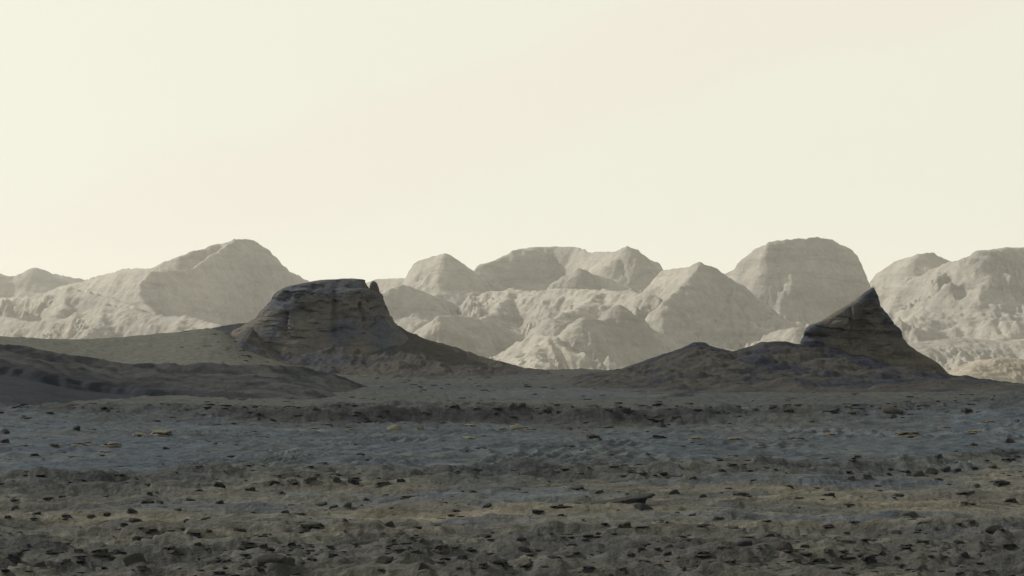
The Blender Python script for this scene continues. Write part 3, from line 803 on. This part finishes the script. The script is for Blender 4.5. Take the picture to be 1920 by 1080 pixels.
T6 = """60 555 120 40;230 560 130 25;335 545 70 25;210 532 40 15;1110 543 160 15;970 490 60 12;1330 585 140 28;1450 608 80 25;1700 690 120 42;1880 612 70 30;1595 803 110 42;1450 838 50 15;825 692 80 25;640 720 90 22;1235 743 50 16;1235 687 40 15;275 785 60 28;280 710 50 15;140 652 50 20;115 685 30 12;370 635 110 15;30 690 60 30;20 795 40 18;800 858 120 20;860 835 60 15;1110 860 35 12;1370 876 50 12;1290 902 90 18;1010 897 70 22;1015 935 90 40;1120 938 90 25;75 900 70 22;385 870 80 22;560 920 120 35;455 910 40 20;270 910 60 22;310 940 90 25;410 945 80 20;235 985 120 45;320 1000 60 25;455 1040 70 50;680 988 90 30;720 935 50 18;885 1010 150 50;1035 1020 120 40;1190 970 110 25;1280 980 70 20;1705 905 100 20;1845 915 60 30;1840 955 70 25;1630 965 60 25;1690 940 60 20;1400 1055 100 25;1575 1048 80 25;1210 1000 80 20;1780 1020 70 15;1900 990 40 20;800 1055 80 25;660 1060 50 20;560 1010 90 20;960 122 60 28;1010 118 60 28;1150 150 80 26;1220 158 80 26;1500 160 70 24;1600 165 80 24;1805 230 70 35;1420 290 110 26;1790 300 120 20;1280 250 40 20;1880 185 80 28;90 160 80 20;250 152 80 22;470 160 110 24;640 132 70 20;760 150 80 20;1100 720 110 22;1890 728 60 14;740 605 80 22"""
T7 = """335 895 125 38;575 935 120 60;490 860 70 18;115 630 60 25;320 615 130 25;205 770 80 15;130 797 80 12;290 828 90 18;430 830 50 12;480 785 80 18;55 735 60 18;820 632 100 25;950 550 65 25;1045 517 70 25;1160 512 40 22;1260 495 70 26;1330 500 80 34;1400 494 90 44;1480 486 90 36;1550 487 60 25;1640 475 60 20;1750 468 70 25;1850 432 130 20;1810 566 140 40;1600 623 140 22;1590 683 90 14;1660 570 30 20;1280 732 105 30;1350 780 85 14;1620 790 85 20;1750 818 95 35;1220 835 100 30;1320 838 90 12;1430 834 30 12;880 867 75 10;910 888 150 16;820 806 80 12;940 690 80 12;1110 604 50 12;985 410 55 18;220 487 60 20;470 470 60 15;260 465 30 15;1835 313 70 40;1640 338 80 25;1180 150 130 45;1180 182 60 26;1610 150 100 35;600 148 80 25;840 155 140 25;505 138 60 22;650 117 70 12;950 165 60 22;1890 205 40 20;1440 410 60 20;60 540 70 18;400 540 60 18;600 575 70 15;270 995 110 35;115 985 110 20;230 943 140 25;410 1000 50 15;820 950 120 45;690 930 70 20;1115 960 70 35;1205 980 50 12;905 995 60 25;1000 985 60 25;1050 1010 120 45;760 1000 120 25;1350 1035 90 40;1250 1035 80 25;1590 960 60 30;1560 1070 70 20;640 1020 70 20;1270 910 90 16;1350 915 100 20;1480 915 80 18;1560 900 80 16;1840 905 110 35;1690 930 50 20;10 1040 30 30;1720 1060 70 25;920 1062 70 15;1440 535 70 18;1100 575 60 14;1220 645 70 16;1850 650 90 26"""
TP = """195 845 24 10;262 812 34 14;300 806 42 18;208 832 46 12;590 801 26 9;655 803 22 7;740 801 28 14;786 803 16 11;880 796 26 8;942 802 22 12;970 800 24 14;995 803 34 9;880 820 30 9;1305 820 22 8;1378 820 32 10;1495 821 34 9;1560 812 26 8;1700 812 52 16;1772 799 30 9;1850 790 30 9;1832 806 34 8;1425 837 18 7;55 961 20 8;172 803 18 8;155 830 36 8"""
ST = []
for tile, (ox, oy) in ((T5, (0, 720)), (T6, (640, 720)), (T7, (1280, 720))):
    for e in tile.split(";"):
        x, y, w, h = map(float, e.split()); ST.append((ox + x / 3, oy + y / 3, w / 3, h / 3, 0))
for e in TP.split(";"):
    x, y, w, h = map(float, e.split()); ST.append((x, y, w, h, 1))
UNIQUE = {}
def uniq(px, py, label, name=None): UNIQUE[min(range(len(ST)), key=lambda i: (ST[i][0] - px) ** 2 + (ST[i][1] - py) ** 2)] = (label, name)
uniq(1391.7, 1018.3, "round-backed dark boulder at the upper edge of the nearest stone band")
uniq(1471.7, 1031.7, "tallest black boulder, lumpy, just right of the round-backed boulder")
uniq(1171.7, 987.7, "dark angular boulder alone on open sand below the long tilted slab")
uniq(1206.7, 950, "brown block lying under the raised end of the long tilted slab")
uniq(253, 1046.7, "big dark slab-sided rock at lower left among flat stones")
uniq(506.7, 1051.7, "long low boulder beside a rounder one near the bottom edge, lower left")
uniq(540, 1056.7, "rounded dark boulder touching the end of a long low one")
uniq(1883, 908.7, "wide low hump of rock near the right edge")
uniq(1891.7, 824.3, "dark peaked stone alone on the bluish slope near the right edge")
uniq(1706.7, 964, "low brown dome-shaped stone alone on sand, right of centre")
uniq(1863, 992.7, "brown pyramid-shaped stone on sand near the right edge")
uniq(1687, 998, "dark round-topped stone with a thin flat one beside it")
uniq(1673, 770, "dark blocky outcrop on the far crest below the fin butte")
uniq(141.7, 803, "small black block alone below the crest, far left")
uniq(245, 958, "dark tilted wedge of rock on the sand, left of centre")
uniq(360, 1003, "flat dark slab with pointed ends on bare sand, lower left")
uniq(1608.7, 856.7, "small dark stone alone on the rippled sand, right of centre")
uniq(1896.7, 864, "long black ledge reaching in from the right edge above the stone line")
uniq(581.7, 987.7, "long low sand-coloured mound of rock with a pale upper edge")
uniq(1700, 812, "largest pale yellow bedrock patch, on the bank below the fin butte")
uniq(970, 800, "tall pale yellow block at the foot of the dark scarp")
uniq(740, 801, "pale triangular bedrock point at the foot of the dark scarp")
uniq(300, 806, "wide pale tan bedrock plate on the far bank, left side")
uniq(195, 845, "small pale flat plate standing out on bluish ripples, left side")
uniq(1241.7, 796.7, "dark stone perched on the shaded bank near the picture's centre line")
uniq(718.3, 1048.3, "dark faceted block in the bottom stone band, left of centre")
uniq(791.7, 1066.7, "steep dark stone poking up at the bottom edge, left of centre")
uniq(935, 1056.7, "wide dark-topped boulder in the bottom stone band at centre")

def zone(px, py, pale):
    third = "left third" if px < 640 else "middle third" if px < 1280 else "right third"
    if pale: return "pale bedrock plate", "bank under crest", third
    if py > 1008: return "dark stone", "nearest stone band", third
    if py > 925: return "dark stone", "open olive sand", third
    if py > 872: return "dark stone", "ripple-edge stone line", third
    if py > 792: return "dark stone", "bluish rippled sand", third
    return "dark stone", "rubbly far crest", third

ORD = "first second third fourth fifth sixth seventh eighth ninth tenth eleventh twelfth thirteenth fourteenth".split()
LAB = {}
_zz = {}
for i, st in enumerate(ST):
    if i not in UNIQUE: _zz.setdefault(zone(st[0], st[1], st[4]), []).append(i)
for (what, where, third), ids in _zz.items():
    bysize = sorted(ids, key=lambda i: ST[i][2])
    n = len(ids); parts = [("small", bysize[:n // 3]), ("medium", bysize[n // 3:2 * n // 3]), ("large", bysize[2 * n // 3:])]
    if n < 5: parts = [("", bysize)]
    for size, part in parts:
        for k, i in enumerate(sorted(part, key=lambda i: ST[i][0])):
            LAB[i] = (f"{size} {what}, {ORD[k]} from left of its size on {where}, {third}".strip(), f"{what}s on the {where}")

random.seed(5)
H3 = hit([s[0] for s in ST], [s[1] + 0.42 * s[3] for s in ST])
for i, (px, py, w, h, pale) in enumerate(ST):
    X, Y, Z = H3[i]
    m = Y / F
    sx = (0.5 if not pale else 0.62) * w * m; sz = h * m * (0.95 if not pale else 0.42); sy = sx * random.uniform(0.7, 1.1)
    if pale: sy = sx * 1.0
    lab, nm = UNIQUE.get(i, (None, None))
    lump = bool(lab) and any(k in lab for k in ("round", "dome", "pyramid", "peaked", "block", "triangular"))
    if lump and pale: sz = h * m * 0.85
    me = VAR[random.randrange(5) if lump or (h > 0.42 * w and not pale) else random.randrange(5, len(VAR))][pale]
    if lab: grp = None
    else: lab, grp = LAB[i]
    o = obj(nm or ("bedrock_plate" if pale else "boulder" if w > 36 else "stone"), me, None, label=lab, cat="bedrock" if pale else "rock", group=grp)
    o.location = (X, Y + sy * 0.5, Z - sz * 0.14)
    o.scale = (sx, sy, sz)
    o.rotation_euler = (random.uniform(-0.12, 0.12), random.uniform(-0.10, 0.10), random.choice((0, math.pi)) + random.uniform(-0.35, 0.35))

# the long tilted slab
def slab():
    c = hit([1165], [945])[0]; m = c[1] / F
    pts = [(-57, 0), (-40, 2), (-10, 5), (20, 10), (40, 13.5), (62, 15), (66, 12), (60, 9.5), (50, 8), (48, 2), (46, -3), (-20, -3), (-50, -3)]
    nu = 40; rs = np.random.RandomState(3)
    ring = np.array(pts, float)
    seg = np.vstack([ring, ring[:1]]); L = np.r_[0, np.cumsum(np.hypot(*np.diff(seg, axis=0).T))]
    t = np.linspace(0, L[-1], 120, endpoint=False)
    rx = np.interp(t, L, seg[:, 0]); rz = np.interp(t, L, seg[:, 1])
    v = []
    for k in range(nu):
        f = k / (nu - 1); s = 1 - 0.25 * abs(2 * f - 1) ** 2.5
        y = (f - 0.5) * 46
        v.append(np.stack([rx * s + 10 * (f - 0.5), np.full_like(rx, y), rz * s + 3 * (f - 0.5)], -1))
    v = np.array(v)
    v += 1.6 * np.stack([fbm3(v[..., 0] / 14, v[..., 1] / 14, v[..., 2] / 5, 4, 61 + a) for a in range(3)], -1) * np.array([1, 1, 0.55])
    n = len(t); i = np.arange(nu * n).reshape(nu, n); j = np.roll(i, -1, 1)
    q = np.stack([i[:-1], i[1:], j[1:], j[:-1]], -1).reshape(-1, 4)
    co = v.reshape(-1, 3); c0 = len(co)
    co = np.vstack([co, v[0].mean(0), v[-1].mean(0)])
    tr = [[c0, i[0][a], j[0][a]] for a in range(n)] + [[c0 + 1, j[-1][a], i[-1][a]] for a in range(n)]
    me = mesh_from("slab", co * m * np.array([1, 1, 1.15]), q, tr, smooth=False); me.materials.append(M_SLAB)
    o = obj("slab", me, None, label="long dark tilted slab with raised overhanging end, largest rock on the sand", cat="rock")
    o.location = (c[0], c[1] + 23 * m, c[2] - 2.0 * m)
slab()

# countless small stones
def pebbles():
    rs = np.random.RandomState(11)
    N = 40000
    d = np.exp(rs.uniform(math.log(15.5), math.log(168), N)); a = rs.uniform(-0.30, 0.30, N)
    x = d * a; y = d
    px = 960 + F * a
    q = d - berm_line(px) - 0.9 * per2(x / 2.6, y / 6, 5); s = d - scarp_line(px) - 1.1 * fbm2(x / 6.5, y / 20, 3, 9)
    cl = fbm2(x / 1.5, y / 2.0, 3, 71)
    pr = 0.05 * (d < 40) + 0.55 * (1 - sst(20.5, 23.5, d)) + 0.75 * np.exp(-(q / 1.5) ** 2) + 0.85 * np.exp(-((s - 1.6) / 3.6) ** 2) + 0.05 + 0.08 * (d > 66) + 0.5 * ((d > 138) & (px > 370) & (px < 500)) * sst(370, 450, px) - 0.12 * ((d > 110) & (px < 340))
    pr = pr * (0.35 + 1.3 * sst(-0.1, 0.5, cl))
    k = rs.rand(N) < pr
    x, y, d, s = x[k], y[k], d[k], s[k]; n = len(x)
    z = ground(x, y, True)
    sz = (0.008 + 0.0006 * d) * np.minimum(np.exp(rs.normal(-0.25, 0.6, n)), 1.9) * (1 + 0.25 * (np.abs(s - 1.5) < 5))
    v0 = [rock_shape(1, 900 + i, cuts=5)[0] * np.array([1, 1, 0.8]) for i in range(8)]; f0 = ico(1)[1]
    which = rs.randint(0, 8, n); base = np.array(v0)[which]
    asp = np.stack([rs.uniform(1.0, 2.6, n), rs.uniform(0.8, 1.6, n), rs.uniform(0.25, 0.6, n)], -1) * sz[:, None]
    ang = rs.choice([0, math.pi], n) + rs.normal(0, 0.5, n); c, sn = np.cos(ang), np.sin(ang)
    v = base * asp[:, None, :]
    vx = v[..., 0] * c[:, None] - v[..., 1] * sn[:, None]; vy = v[..., 0] * sn[:, None] + v[..., 1] * c[:, None]
    co = np.stack([vx + x[:, None], vy + y[:, None], v[..., 2] + z[:, None] - 0.08 * asp[:, None, 2]], -1).reshape(-1, 3)
    fs = (f0[None] + (np.arange(n) * len(v0[0]))[:, None, None]).reshape(-1, 3)
    me = mesh_from("pebbles", co, tris=fs, smooth=False)
    obj("pebbles", me, M_STONE, label="countless small dark stones littering the sand", cat="pebbles", kind="stuff")
    return n, len(fs)
PN = pebbles()

# ------------------------------------------------------------------ dusty air
def haze():
    s, z0, z1 = 7300.0, -40.0, 330.0
    co = [(x, y, z) for z in (z0, z1) for y in (-s, s) for x in (-s, s)]
    q = [(0, 2, 3, 1), (4, 5, 7, 6), (0, 1, 5, 4), (2, 6, 7, 3), (0, 4, 6, 2), (1, 3, 7, 5)]
    me = mesh_from("haze", np.array(co), np.array(q), smooth=False)
    m = bpy.data.materials.new("dusty_air"); m.use_nodes = True
    t = m.node_tree; t.nodes.clear()
    o = t.nodes.new("ShaderNodeOutputMaterial"); v = t.nodes.new("ShaderNodeVolumePrincipled")
    v.inputs["Color"].default_value = (0.97, 0.965, 0.945, 1)
    v.inputs["Density"].default_value = 0.000044
    v.inputs["Anisotropy"].default_value = 0.25
    t.links.new(v.outputs[0], o.inputs["Volume"])
    obj("haze", me, m, label="thin cream dust haze filling the air", cat="haze", kind="stuff")
haze()
print("tris about", sum(len(o.data.loops) - 2 * len(o.data.polygons) for o in scene.objects if o.type == 'MESH'), "hill quads", HN, "pebbles", PN)
